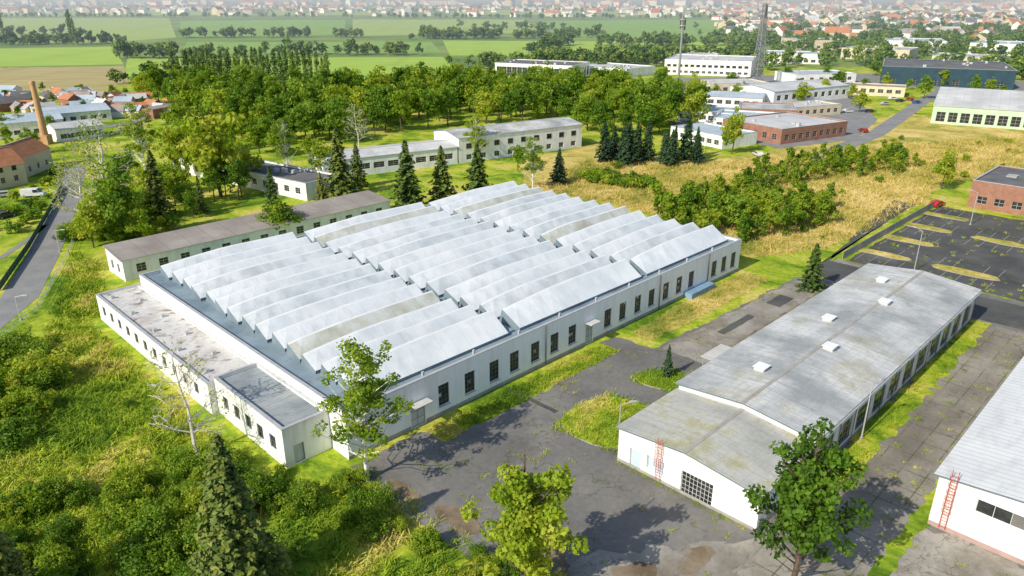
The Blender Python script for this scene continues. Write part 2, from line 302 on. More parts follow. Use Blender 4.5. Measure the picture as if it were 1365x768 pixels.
for a0 in (106,118,130,142):
    for b0 in (-20,-34,-48,-62,-76):
        if random.random()<.12: continue
        P=smoothpoly([(a0,b0),(a0+3.,b0),(a0+3.,b0+10.5),(a0,b0+10.5)],2)
        P=[(p[0]+random.uniform(-.25,.25),p[1]+random.uniform(-.25,.25)) for p in P]
        ri.face([(*ab(*p),.14) for p in P],GD)
        for i in range(len(P)):
            p,q=ab(*P[i]),ab(*P[(i+1)%len(P)]); ri.face([(*p,.03),(*q,.03),(*q,.14),(*p,.14)],CURB)
        for k in range(5):
            for s in (0,1):
                if random.random()<.35: continue
                a1=a0-5 if s==0 else a0+3.2; bb=b0+.5+k*2.4
                rows.face([(*ab(a1,bb),.036),(*ab(a1+4.8,bb),.036),(*ab(a1+4.8,bb+.08),.036),(*ab(a1,bb+.08),.036)],CURB)
ri.obj('grass_island'); rows.obj('parking_markings')
def island(name,pts,m=G_,zt=.14):
    P=smoothpoly(pts,2); q=MB(); q.face([(*p,zt) for p in P],m)
    for i in range(len(P)): a,c=P[i],P[(i+1)%len(P)]; q.face([(*a,0),(*c,0),(*c,zt),(*a,zt)],CURB)
    q.obj(name)
isl=[ab(19.5,-11),ab(25,-9.5),ab(30,-11),ab(31,-16),ab(29,-19.6),ab(20.5,-19.6)]; island('grass_verge',isl)
isl2=[ab(34.5,-10.5),ab(38.5,-10.5),ab(41,-13),ab(39.5,-16.5),ab(35.5,-16)]; island('grass_verge',isl2)
sheet('grass_verge',rough([ab(58,-1.2),ab(80,-1.2),ab(80,-6),ab(62,-6.2),ab(46,-5.5),ab(46,-2.5)],.5,1.),GD,.028)
sheet('grass_verge',rough([ab(32,-35.5),ab(86,-35.5),ab(86,-38),ab(32,-38.5)],.6,1.),G_,.054)
sheet('grass_verge',rough([ab(20,-44.6),ab(86,-44.6),ab(86,-46),ab(20,-46)],.4,1.),G_,.058)
ribbon('road',G((-60,470),(-20,435),(25,398),(55,345),(75,300),(90,262),(96,240),(100,222)),5.6,ROAD,.03)
ribbon('road',G((120,172),(170,165),(210,152),(250,136),(300,121)),6,ROAD,.04)
ribbon('road',G((1000,240),(1100,205),(1165,180),(1195,160),(1230,135),(1260,118)),6,ROAD,.05)
ribbon('footpath',G((0,345),(40,318),(60,300)),1.2,ROAD,.03)
sheet('yard_pavement',G((900,170),(1040,198),(1140,186),(1170,160),(1140,130),(1150,112),(1400,128),(1450,112),(1140,98),(900,104),(880,140)),ROAD,.035)

# ---------------- main factory hall ----------------
L0,W0,h0=80.5,56,5.7
wins=[13,17,21,24.5,28.3,32,35.6,43.3,46.8,50.5,54,57.8,61.5,65,72,75.2,78.3]
ops0=[(w-.8,w+.8,1.2,3.9,'w',3,5) for w in wins]+[(8.2,10.2,.05,3.0,'d',2,3),(38.4,40.0,.05,3.2,'d',2,3)]
hall=building('factory_hall',*ab(0,0),ANG,L0,W0,h0,'flat',PANEL,GUT,{0:ops0,1:autoops(W0,12,1.5,1.2,3.8,'w',2,5)},par=.35,fr=DFRAME)
pb=MB(); pb.box(-.04,8.1,-.06,-.002,0,.45,PLINTH); pb.box(10.3,38.3,-.06,-.002,0,.45,PLINTH); pb.box(40.1,L0+.04,-.06,-.002,0,.45,PLINTH)
for w in wins: pb.box(w-.85,w+.85,-.14,-.003,1.1,1.19,GALV)
for w in (30.2,56,70): pb.tube((w,-.12,.1),(w,-.12,5.6),.09,.09,DFRAME)
pb.box(63,70,-1.6,-.08,0,.9,BLUEP)
pb.box(8.0,10.4,-1.3,-.01,3.15,3.27,FRAME); pb.box(38.2,40.2,-1.2,-.01,3.3,3.42,FRAME)
pb.obj('plinth_sills_downpipes',hall)
def teeth(a0,a1,n,dirty,name):
    m=MB(); z0=h0-.33; b_0=1.8; pitch=(W0-3.2)/n
    for i in range(n):
        y0=b_0+i*pitch; p=pitch; hh=2.15+random.uniform(-.1,.1)
        if i==0: y0-= .7; p+=.7; hh=2.6
        mt=TOOTHD if i in dirty else (TOOTHB if random.random()<.25 else TOOTH); ns=12
        x0=a0+random.uniform(-.3,.3); x1=a1+random.uniform(-.3,.3); ph=random.uniform(0,6)
        prev=None; g=.5; pk=random.uniform(.3,.5)
        for k in range(ns+1):
            t=k/ns; x=x0+(x1-x0)*t; arch=min(1,t/pk)**.7 if t<pk else 1-.22*((t-pk)/(1-pk))**1.5
            z=z0+hh*(.74+.26*arch)+random.uniform(-.015,.015)+.04*math.sin(t*9+ph)
            yr=y0+p*.82; ya=y0+g; zf=z0+.4
            prof=[(x,ya,zf),(x,yr-.18,z-.10),(x,yr,z+.03),(x,yr+.14,z-.02),(x,y0+p*.97,z0+.12)]
            if prev:
                m.face([prev[0],prof[0],prof[1],prev[1]],mt); m.face([prev[1],prof[1],prof[2],prev[2]],RIDGE); m.face([prev[2],prof[2],prof[3],prev[3]],RIDGE); m.face([prev[3],prof[3],prof[4],prev[4]],GABLE)
                m.face([(prev[0][0],ya,z0),(x,ya,z0),prof[0],prev[0]],GABLE)  # dark upstand and felt gap along the tooth foot paint the valley shade
            if k in(0,ns):
                m.face([(x,ya,z0)]+prof+[(x,y0+p*.97,z0)],GABLE if k==0 else mt)  # left end painted dark as its shaded side, right end keeps the sheeting
            prev=prof
    m.obj(name,hall)
teeth(2.8,25.0,14,{3},'sawtooth_roof_bay_1'); teeth(26.8,53.0,14,{12},'sawtooth_roof_bay_2'); teeth(54.8,78.4,14,{5,11},'sawtooth_roof_bay_3')
v=MB()
for xx in (25.9,53.9): v.box(xx-.5,xx+.5,2,W0-1.5,h0-.34,h0-.05,GUT)
for k in range(10): v.box(3+k*7.7,3.25+k*7.7,.8,1.05,h0-.34,h0+.25,GALV)
v.obj('valley_gutters',hall)
o1=autoops(15.5,5,1.3,1.3,3.0,'w',2,2)
building('office_annex',*ab(-5.4,3.2),ANG,5.35,15.5,4.6,'flat',WHITE,ROOFK,{3:o1,0:[(1.,2.2,0.1,2.3,'d',1,1)]},par=.35,fr=DFRAME)
o2=autoops(37,11,1.2,1.3,2.8,'w',2,2)
e=building('storage_annex',*ab(-6.2,18.8),ANG,6.15,38,4.0,'flat',WHITE,ROOFR,{3:o2},par=.2,fr=DFRAME)
v=MB()
for k in range(9): v.box(1.2+2.6*(k%2),1.7+2.6*(k%2),3+k*4.,3.5+k*4.,3.8,4.2,GALV)
v.obj('roof_vents',e)
building('storage_building',*ab(2,70.5),ANG,55,8,3.7,'shed',WHITE,ROOFB,{3:autoops(8,2,1.2,1,2.6),0:autoops(55,14,1.6,1.2,2.7)},rh=.8)

# ---------------- long workshop (right) ----------------
a0,b0=19.8,-35.4
Lr,Wr=66,15.6
ft=building('workshop_front',*ab(a0,b0),ANG,10.8,Wr,3.95,'gable',WHITE,ROOFM,{3:[(1.5,2.9,.1,2.3,'b',1,2),(3.6,5.6,.9,2.4,'b',2,1),(7.6,11.0,.1,2.6,'w',8,5)],0:[(3,7,1.8,3,'w',5,1)]},rh=.75,over=.3)
rr=building('workshop_building',*ab(a0+10.9,b0),ANG,Lr-10.9,Wr,4.75,'gable',WHITE,ROOFG,{0:autoops(Lr-10.9,11,3.8,.3,3.3,'w',5,3),2:autoops(Lr-10.9,13,2.,1.6,3.2,'w',3,2)},rh=.8,over=.35)
v=MB()
for (a,bb) in ((19.3,-5.4),(29.8,-8.8),(38.5,-5),(48.9,-8.3),(58,-4.7)):
    x=a-10.9; y=Wr+bb; z=4.75+.8*(1-abs(y-Wr/2)/(Wr/2))+.12
    v.box(x-.7,x+.7,y-.6,y+.6,z-.2,z+.4,FRAME); v.box(x-.82,x+.82,y-.72,y+.72,z+.403,z+.5,RIDGE)
v.obj('roof_skylights',rr,bevel=.03)
v=MB()
for k in range(14): x=2+k*4; v.tube((x,-.15,0),(x,-.15,4.6),.05,.05,DFRAME,5)
v.box(0,Lr-11,-.06,-.004,0,.28,PLINTH); v.tube((0,-.45,4.65),(Lr-11,-.45,4.65),.09,.09,GALV,6); v.tube((0,Wr+.45,4.65),(Lr-11,Wr+.45,4.65),.09,.09,GALV,6)
v.obj('gutters_and_pipes',rr)
v=MB()
v.box(-.02,10.7,-.05,-.004,0,.5,PLINTH); v.box(-.06,-.003,0,Wr,0,.35,PLINTH)
v.obj('plinth',ft)
def ladder(name,x,y,ang,h,mat_=RED):
    m=MB()
    for s in (-.25,.25): m.tube((-.25,s,.3),(-.25,s,h+.9),.035,.035,mat_,5)
    z=.5
    while z<h+.5: m.tube((-.25,-.25,z),(-.25,.25,z),.022,.022,mat_,4); z+=.32
    z=2.3
    while z<h+.9:
        P=[(-.25-.65*math.sin(t),.36*math.cos(t),z) for t in np.linspace(0,math.pi,8)]
        for p,q in zip(P[:-1],P[1:]): m.tube(p,q,.02,.02,mat_,4)
        z+=.7
    for t in (.6,1.57,2.5): m.tube((-.25-.65*math.sin(t),.36*math.cos(t),2.3),(-.25-.65*math.sin(t),.36*math.cos(t),h+.8),.018,.018,mat_,4)
    m.obj(name,None,(x,y,0),ang)
ladder('access_ladder',*ab(a0,b0+Wr-5.1),ANG,4.2)
eb=building('warehouse',*ab(32,-68),ANG,62,22,5.4,'gable',WHITE,ROOFW,{3:[(3.2,19,3.2,4.5,'w',12,1)],2:autoops(62,12,3,2.5,4.2,'w',4,1)},rh=1.1,over=.4)
v=MB(); v.box(-.05,-.003,0,22,0,.5,plain('faded_red_plinth',(.42,.30,.27))); v.obj('plinth',eb)
ladder('access_ladder',*ab(32,-47.2),ANG,5.6)

# ---------------- other buildings ----------------
def bfront(name,p0,p1,depth,h,roof='flat',mw=None,mr=None,nw=0,ww=2,z0=1,z1=2.5,rh=1.,rows=1,dh=3.2,sidew=0,**k):
    A,B=Vector(gp(*p0)),Vector(gp(*p1)); d=B-A; an=math.atan2(d.y,d.x); L=d.length; o={}
    if nw: o[0]=autoops(L,nw,ww,z0,z1); o[2]=o[0]
    if sidew: o[1]=autoops(depth,sidew,ww,z0,z1); o[3]=o[1]
    e=building(name,A.x,A.y,an,L,depth,h,roof,mw,mr,o,rh=rh,**k)
    m=MB()
    if rows>1 and nw:
        for r in range(1,rows):
            for (x0,x1,a,b_,*_) in o[0]: m.box(x0,x1,-.06,-.01,a+dh*r,b_+dh*r,GLASS); m.box(x0-.08,x1+.08,-.05,-.008,a+dh*r-.15,a+dh*r-.004,FRAME)
        m.obj('upper_windows',e)
    if roof=='flat' and L>25:
        m=MB()
        for _ in range(int(L/7)): x=random.uniform(2,L-3);y=random.uniform(2,depth-2); m.box(x,x+random.uniform(.6,2),y,y+random.uniform(.6,1.6),h-.41,h+random.uniform(.2,.9),GALV)
        m.obj('roof_units',e)
    return e
bfront('office_building',(612,218),(775,196),15,7.2,'gable',WHITE,ROOFG,9,1.8,.8,2.3,1.2,rows=2,sidew=2)
bfront('long_workshop',(432,240),(610,218.3),13,4.8,'gable',WHITE,ROOFL,9,3.2,1.6,3.2,.9)
bfront('barrack_building',(232,228),(410,268),11,4.2,'flat',WHITE,ROOFD,13,1.8,1.3,2.8)
bfront('depot_building',(893,184),(962,199),16,4,'flat',WHITE,ROOFBL,7,2,1,2.5)
bfront('brick_office',(1040,193),(1127,181),26,5,'flat',BRICK,ROOFL,9,1.8,1.2,3,sidew=6)
bfront('workshop_hall',(950,172),(1040,178),22,4.2,'flat',WHITE,ROOFBL,9,2,1,2.6)
bfront('flat_hall',(900,160),(975,166),20,4,'flat',WHITE,ROOFBL,7,2,1,2.6)
bfront('brown_hall',(985,160),(1060,163),20,4.5,'flat',BRICK,ROOFG,7,2,1,2.6)
bfront('low_office',(1050,158),(1120,152),14,4,'flat',CREAM,ROOFL,7,2,1,2.6)
bfront('white_hall',(1030,141),(1130,131),26,6,'gable',WHITE,ROOFL,10,2.4,2,4.2,1.6)
bfront('small_hall',(938,142),(1015,146),18,4.5,'gable',WHITE,ROOFBL,6,2.4,1.5,3.2,1.2)
bfront('small_hall',(945,126),(1025,124),20,5,'flat',CREAM,ROOFL,6,2.4,1.5,3.2)
bfront('small_hall',(1130,126),(1205,130),14,4.5,'flat',CREAM,ROOFB,6,2.4,1.5,3.2)
bfront('small_hall',(1060,112),(1140,110),22,5,'flat',WHITE,ROOFBL,6,2.4,1.5,3.2)
bfront('navy_warehouse',(1172,112),(1350,120),60,9.5,'flat',NAVY,ROOFD,6,3,.3,3.6)
bfront('green_trim_hall',(1240,164),(1400,176),60,6.5,'gable',GREENW,ROOFL,9,3,.8,4.4,4.)
bfront('office_block',(885,99),(1000,103),45,9,'flat',WHITE,ROOFL,14,2.2,1.2,2.6,rows=2,dh=3.6,sidew=8)
bfront('office_block',(660,102),(762,107),30,8,'flat',WHITE,ROOFD,14,3.2,1,6.,sidew=6)
bfront('low_hall',(765,98),(835,104),30,5,'flat',WHITE,ROOFL,6,3,1,3)
for p,q,d,h in (((1020,84),(1100,86),30,7),((1120,78),(1210,82),40,8),((1240,88),(1330,92),35,7),((880,84),(960,84),30,6),((1180,68),(1260,70),50,9),((1290,72),(1380,76),50,9),((1060,66),(1130,66),40,8)):
    bfront('industrial_hall',p,q,d,h,'flat',random.choice([WHITE,CREAM,WHITE]),random.choice([ROOFL,ROOFBL,ROOFG]),8,3,1,3)
bb=building('brick_building',*ab(156,-52),ANG,22,36,6.2,'flat',BRICK,ROOFD,{3:autoops(36,10,2.,1.2,2.8,'w',2,2),0:autoops(22,6,2,1.2,2.8,'w',2,2)},par=.2)
v=MB()
for i in range(14): x=random.uniform(2,19);y=random.uniform(2,33);v.box(x,x+random.uniform(.6,2.5),y,y+random.uniform(.6,3),6.01,6.3+random.random()*.7,random.choice([ROOFL,GALV,ROOFG]))
v.obj('roof_clutter',bb)
bfront('house_with_orange_roof',(-45,262),(38,244),9,5.4,'gable',CREAM,TILE,4,1.1,1.2,2.6,3.6,rows=2,dh=2.7,sidew=3)
bfront('house_with_orange_roof',(34,238),(72,222),9,5.2,'gable',CREAM,TILE,3,1.1,1.2,2.6,3.2)
bfront('house_with_orange_roof',(-70,225),(-10,214),9,5.2,'gable',CREAM,TILE,3,1.1,1.2,2.6,3.2)
for (p,q,d,h,mr) in (((0,186),(88,178),22,5,ROOFBL),((60,168),(150,160),18,4,ROOFBL),((-60,176),(2,170),20,4.5,ROOFD),((78,190),(140,182),10,4,ROOFL)):
    bfront('greenhouse_shed',p,q,d,h,'gable',WHITE,mr,6,2.,1,2.5,1.6)
cx,cy=gp(62,192); e=empty('brick_chimney',cx,cy); m=MB(); hch=20
m.box(-1.5,1.5,-1.5,1.5,0,3,BRICKY); m.tube((0,0,3),(0,0,hch),1.2,.75,BRICKY,14); m.tube((0,0,hch-.9),(0,0,hch-.3),.92,.92,BRICKY,14); m.obj('stack',e)
def inside(x,y,P):
    r=False; j=len(P)-1
    for i in range(len(P)):
        if (P[i][1]>y)!=(P[j][1]>y) and x<(P[j][0]-P[i][0])*(y-P[i][1])/(P[j][1]-P[i][1])+P[i][0]: r=not r
        j=i
    return r
def village(name,P,n,smin,smax,mws,mrs):
    m=MB(); X=[p[0] for p in P]; Y=[p[1] for p in P]
    for _ in range(n):
        while True:
            x=random.uniform(min(X),max(X)); y=random.uniform(min(Y),max(Y))
            if inside(x,y,P): break
        an=random.uniform(0,math.pi); w=random.uniform(smin,smax); l=w*random.uniform(1.,1.7); h=w*random.uniform(.4,.65); r=w*random.uniform(.25,.45)
        if random.random()<.12: l*=2.2; r*=.3
        mw=random.choice(mws); mr=random.choice(mrs); c,s=math.cos(an),math.sin(an)
        T=lambda a,b_,z:(x+a*c-b_*s,y+a*s+b_*c,z)
        l/=2;w/=2
        q=[(-l,-w),(l,-w),(l,w),(-l,w)]
        for i in range(4): A,B=q[i],q[(i+1)%4]; m.face([T(*A,0),T(*B,0),T(*B,h),T(*A,h)],mw)
        m.face([T(-l,-w,h),T(-l,0,h+r),T(-l,w,h)],mw); m.face([T(l,-w,h),T(l,w,h),T(l,0,h+r)],mw)
        o=.3
        m.face([T(-l-o,-w-o,h-.1),T(l+o,-w-o,h-.1),T(l+o,0,h+r+.1),T(-l-o,0,h+r+.1)],mr); m.face([T(-l-o,0,h+r+.1),T(l+o,0,h+r+.1),T(l+o,w+o,h-.1),T(-l-o,w+o,h-.1)],mr)
    m.obj(name)
village('allotment_huts',G((-60,128),(120,126),(230,142),(240,158),(150,156),(-60,152)),110,3.5,6,[WHITE,CREAM,BRICK],[ROOFD,TILE,ROOFB,ROOFL,ROOFBL])
SM=[WHITE,WHITE,CREAM]; SR=[TILE,TILE,ROOFB,ROOFL,ROOFD,ROOFB]
village('distant_town',G((990,56),(1400,62),(1500,20),(960,18),(950,30)),430,8,15,SM,SR)
village('distant_town',G((300,21),(960,24),(960,10),(200,10)),300,9,18,SM,SR)
village('distant_town',G((-200,9),(1600,9),(1500,5.5),(-100,5.5)),220,18,40,SM,SR)
village('distant_town',G((960,20),(1500,22),(1500,9),(960,9)),260,12,22,SM,SR)
village('distant_town',G((0,20),(300,22),(300,12),(0,12)),60,10,20,SM,SR)

# ---------------- vegetation templates ----------------
def mesh_np(name,V,F,mi,tint,mats):
    me=bpy.data.meshes.new(name); V=np.asarray(V,np.float32);F=np.asarray(F,np.int32)
    me.vertices.add(len(V)); me.vertices.foreach_set('co',V.ravel()); me.loops.add(F.size); me.loops.foreach_set('vertex_index',F.ravel())
    me.polygons.add(len(F)); me.polygons.foreach_set('loop_start',np.arange(0,F.size,4,dtype=np.int32))
    for m in mats: me.materials.append(m)
    me.polygons.foreach_set('material_index',np.asarray(mi,np.int32))
    me.update(calc_edges=True); a=me.attributes.new('tint','FLOAT','POINT'); a.data.foreach_set('value',np.asarray(tint,np.float32)); return me
def unit(a): return a/np.maximum(1e-6,np.linalg.norm(a,axis=1,keepdims=True))
def cards(c,n,size,asp=1.):
    r=unit(rng.normal(size=c.shape)); t=unit(np.cross(n,r)); w=unit(np.cross(n,t)); s=size[:,None]
    return np.stack([c-t*s*asp,c-w*s*.7,c+t*s*asp,c+w*s*.7],1).reshape(-1,3)
class Veg:
    def __init__(s): s.V=[];s.F=[];s.M=[];s.T=[];s.n=0
    def add(s,V,mi,tint):
        k=len(V)//4; s.V.append(V); s.F.append(np.arange(4*k).reshape(k,4)+s.n); s.M.append(np.full(k,mi)); s.T.append(np.repeat(tint,4)); s.n+=4*k
    def tube(s,p0,p1,r0,r1,n=5):
        p0=np.array(p0,float);p1=np.array(p1,float);d=p1-p0;d/=max(1e-6,np.linalg.norm(d)); t=np.cross(d,[.3,.9,.1]);t/=np.linalg.norm(t);w=np.cross(d,t)
        an=np.arange(n)*2*np.pi/n; R=np.cos(an)[:,None]*t+np.sin(an)[:,None]*w; A=p0+R*r0;B=p1+R*r1
        V=[]
        for i in range(n): j=(i+1)%n; V+=[A[i],A[j],B[j],B[i]]
        s.add(np.array(V),0,np.zeros(n))
    def done(s,name,mats): return mesh_np(name,np.concatenate(s.V),np.concatenate(s.F),np.concatenate(s.M),np.concatenate(s.T),mats)
def broad(name,h,R,nc,nl,leaf,mats,seed,base=.22,trunk=.22,cr=(.2,.36),limbs=True,lean=0):
    global rng; rng=np.random.default_rng(seed); g=Veg()
    cz=h*(base+1)/2; hz=h*(1-base)/2
    d=unit(rng.normal(size=(nc,3))); rad=rng.random(nc)**.45
    prof=np.clip(1+.3*rng.normal(size=nc),.5,1.3)
    c=d*rad[:,None]*np.array([R,R,hz])*.82; c[:,:2]*=prof[:,None]; c[:,2]*=np.minimum(prof,1.08)
    c[:,:2]*=(1-.35*np.clip(c[:,2:3]/hz,-.2,1)); c[:,2]+=cz; c[:,2]=np.clip(c[:,2],h*base*.7,h)
    c[:,0]+=lean*c[:,2]/h
    cs=R*rng.uniform(cr[0],cr[1],nc)
    ct=rng.random(nc)
    if trunk:
        top=np.array([rng.normal()*.3+lean,rng.normal()*.3,h*.85]); pts=[np.array([0,0,-.2])]+[np.array([top[0]*t+rng.normal()*.12,top[1]*t+rng.normal()*.12,top[2]*t]) for t in (.25,.5,.75,1)]
        rs=[trunk,trunk*.8,trunk*.6,trunk*.4,trunk*.15]
        for i in range(4): g.tube(pts[i],pts[i+1],rs[i],rs[i+1],6)
        if limbs:
            for i in range(nc):
                z=max(h*base*.7,c[i,2]-np.linalg.norm(c[i,:2])*.9-.5); t=min(.95,z/top[2]); p=np.array([top[0]*t,top[1]*t,z]); mid=(p+c[i])/2+rng.normal(size=3)*.25
                g.tube(p,mid,trunk*.32,trunk*.18,4); g.tube(mid,c[i],trunk*.18,trunk*.05,4)
    per=rng.multinomial(nl,cs**2/np.sum(cs**2)); idx=np.repeat(np.arange(nc),per); n=len(idx)
    dd=unit(rng.normal(size=(n,3))); dd[:,2]=dd[:,2]*.75+.1
    P=c[idx]+dd*(cs[idx]*rng.uniform(.3,1.15,n)**.6)[:,None]; P[:,2]=np.maximum(P[:,2],.1)
    nn=unit(dd*.8+rng.normal(size=(n,3))*.6+np.array([0,0,.35]))
    g.add(cards(P,nn,leaf*rng.uniform(.55,1.3,n)),1,np.clip(ct[idx]*.6+rng.random(n)*.4,0,1)); return g.done(name,mats)
def conifer(name,h,R,nb,per,leaf,mats,seed,droop=.25,base=.05):
    global rng; rng=np.random.default_rng(seed); g=Veg(); g.tube((0,0,-.2),(0,0,h*.97),h*.018,.03,6)
    P=[];Nn=[];T=[];Sz=[]
    for i in range(nb):
        t=(i+.5)/nb; z=h*(base+(1-base)*t**.85); r=R*(1-(z/h))**.85*rng.uniform(.55,1.2)+.12; a=i*2.39996+rng.normal()*.3; ct=rng.random()
        m=max(5,int(per*(.25+r/R))); s=rng.uniform(.08,1,m)**.8; lat=rng.normal(size=m)*.13*r*(1.1-s)+rng.normal(size=m)*.08
        x=np.cos(a)*r*s-np.sin(a)*lat; y=np.sin(a)*r*s+np.cos(a)*lat; zz=z-droop*r*s**1.5+rng.normal(size=m)*.12+.12*r*s**4
        P.append(np.stack([x,y,zz],1)); Nn.append(np.stack([np.cos(a)*.5+rng.normal(size=m)*.4,np.sin(a)*.5+rng.normal(size=m)*.4,np.full(m,.8)],1)); T.append(np.clip(ct*.35+s*.5+rng.random(m)*.2-.05,0,1)); Sz.append(leaf*rng.uniform(.6,1.3,m)*(.6+.4*r/R))
        if r>.5: g.tube((0,0,z),(np.cos(a)*r*.8,np.sin(a)*r*.8,z-droop*r*.6),.035,.01,3)
    P=np.concatenate(P);P[:,2]=np.maximum(P[:,2],.05)
    g.add(cards(P,unit(np.concatenate(Nn)),np.concatenate(Sz),1.3),1,np.concatenate(T)); return g.done(name,mats)
def baretree(name,h,mats,seed,leaves=250,spread=.32,rk=.018):
    global rng; rng=np.random.default_rng(seed); g=Veg(); tips=[]
    def br(p,d,l,r,k):
        q=p+d*l; g.tube(p,q,r,r*.66,5 if k<2 else 3)
        if k>=5: tips.append(q); return
        n=2 if rng.random()<.45 else 3
        for _ in range(n):
            nd=d+rng.normal(size=3)*spread*1.25; nd[2]+=.10; nd/=np.linalg.norm(nd); br(q,nd,l*rng.uniform(.6,.85),max(.022,r*.62),k+1)
        if k>=2: tips.append(q)
    p=np.array([0,0,-.1]); d=np.array([0.05,0,1.]); r=h*rk
    for i in range(7):
        q=p+d*h*.115+np.array([rng.normal()*.1,rng.normal()*.1,0]); g.tube(p,q,r,r*.84,6); r*=.84; p=q
        if i>=1:
            for _ in range(4):
                a=rng.uniform(0,6.28); nd=np.array([math.cos(a),math.sin(a),.6]); nd/=np.linalg.norm(nd); br(q,nd,h*.115*(1.25-.1*i),r*.5,2)
    br(p,d,h*.09,r,2)
    tips=np.array(tips); k=rng.integers(0,len(tips),leaves); P=tips[k]+rng.normal(size=(leaves,3))*.3
    g.add(cards(P,unit(rng.normal(size=(leaves,3))),.12*rng.uniform(.6,1.3,leaves)),1,rng.random(leaves)); return g.done(name,mats)
def poplar(name,h,R,n,leaf,mats,seed):
    global rng; rng=np.random.default_rng(seed); g=Veg(); g.tube((0,0,0),(0,0,h*.9),.2,.04,5)
    nc=26; t=rng.random(nc); rr=R*np.sin(np.pi*np.clip(t*.85+.12,0,1))**.6; a=rng.random(nc)*6.28; c=np.stack([np.cos(a)*rr*.45,np.sin(a)*rr*.45,h*(.1+.88*t)],1); cs=rr*.6+.15; ct=rng.random(nc)
    idx=rng.integers(0,nc,n); dd=unit(rng.normal(size=(n,3))); dd[:,2]*=1.8; P=c[idx]+dd*cs[idx][:,None]*.9
    g.add(cards(P,unit(dd+rng.normal(size=(n,3))*.5),leaf*rng.uniform(.6,1.3,n)),1,np.clip(ct[idx]*.5+rng.random(n)*.5,0,1)); return g.done(name,mats)
def tuft(name,seed,n=16,h=.55,r=.55,m=None):
    global rng; rng=np.random.default_rng(seed); V=[]
    for i in range(n):
        a=rng.uniform(0,6.28); q=rng.random()**.5*r; x,y=q*math.cos(a),q*math.sin(a); b_=rng.uniform(0,6.28); w=rng.uniform(.03,.07); l=h*rng.uniform(.5,1.2); lx,ly=rng.normal(size=2)*l*.8
        dx,dy=math.cos(b_)*w,math.sin(b_)*w
        V+=[(x-dx,y-dy,0),(x+dx,y+dy,0),(x+lx+dx*.4,y+ly+dy*.4,l),(x+lx-dx*.4,y+ly-dy*.4,l)]
    g=Veg(); g.add(np.array(V),0,np.zeros(n)); return g.done(name,[m])
MB1=[BARK,LG]; MB2=[BARK,LY]
T_hi=[broad('deciduous_tree_a',11,3.0,70,7400,.15,MB2,1,.10,.2,(.12,.26)),broad('deciduous_tree_b',11,3.3,72,7600,.15,MB1,2,.12,.2,(.12,.26))]
T_birch=broad('birch_tree_a',13,3.0,84,6600,.12,[BIRCH,LY],3,.12,.18,(.11,.24),lean=.5)
T_mid=[broad('tree_mid_%d'%i,12,4.1+.3*(i%3),46,2100,.35,MB1 if i%2 else MB2,10+i,.10,.22,(.17,.35),False) for i in range(6)]
T_far=[broad('tree_far_%d'%i,12,4.6,20,360,.85,[BARK,LF],20+i,.02,.22,(.25,.45),False) for i in range(4)]
T_pop=[poplar('poplar_%d'%i,16,1.7,900,.42,[BARK,LF],30+i) for i in range(2)]
T_bush_hi=[broad('bush_hi_%d'%i,2.8,2.0,26,2600,.12,MB1 if i<2 else MB2,40+i,-.1,0,(.22,.42)) for i in range(4)]
T_bush=[broad('bush_mid_%d'%i,3.,2.1,18,700,.24,MB1 if i%2 else MB2,50+i,-.1,0,(.28,.45)) for i in range(3)]
T_sap=[broad('sapling_%d'%i,6,1.5,22,800,.22,MB2 if i%3 else MB1,60+i,.05,.07,(.25,.45),False) for i in range(3)]
T_spr=conifer('spruce_hi',13,3.0,420,34,.20,[BARK,LD],70); T_spm=[conifer('spruce_mid_%d'%i,13,3.3,190,22,.34,[BARK,LD if i else LB],71+i) for i in range(3)]
T_bare=baretree('bare_tree_a',11,[BARKP,LY],80,260); T_bare2=baretree('bare_tree_b',14,[BARKP,LY],81,1800)
T_tuft=[tuft('tuft_%d'%i,90+i,20,.5,.6,G_) for i in range(3)]; T_tuftd=[tuft('dtuft_%d'%i,95+i,16,.7,.9,GD) for i in range(2)]
def coll(name,meshes):
    c=bpy.data.collections.new(name)
    for m in meshes: c.objects.link(bpy.data.objects.new(m.name,m))
    return c
C_mid=coll('woodland_trees',T_mid); C_far=coll('far_trees',T_far); C_pop=coll('poplars',T_pop); C_bh=coll('bushes',T_bush_hi); C_b=coll('mid_bushes',T_bush); C_sap=coll('saplings',T_sap); C_t=coll('grass_tufts',T_tuft); C_td=coll('dry_grass_tufts',T_tuftd); C_con=coll('conifers',T_spm)
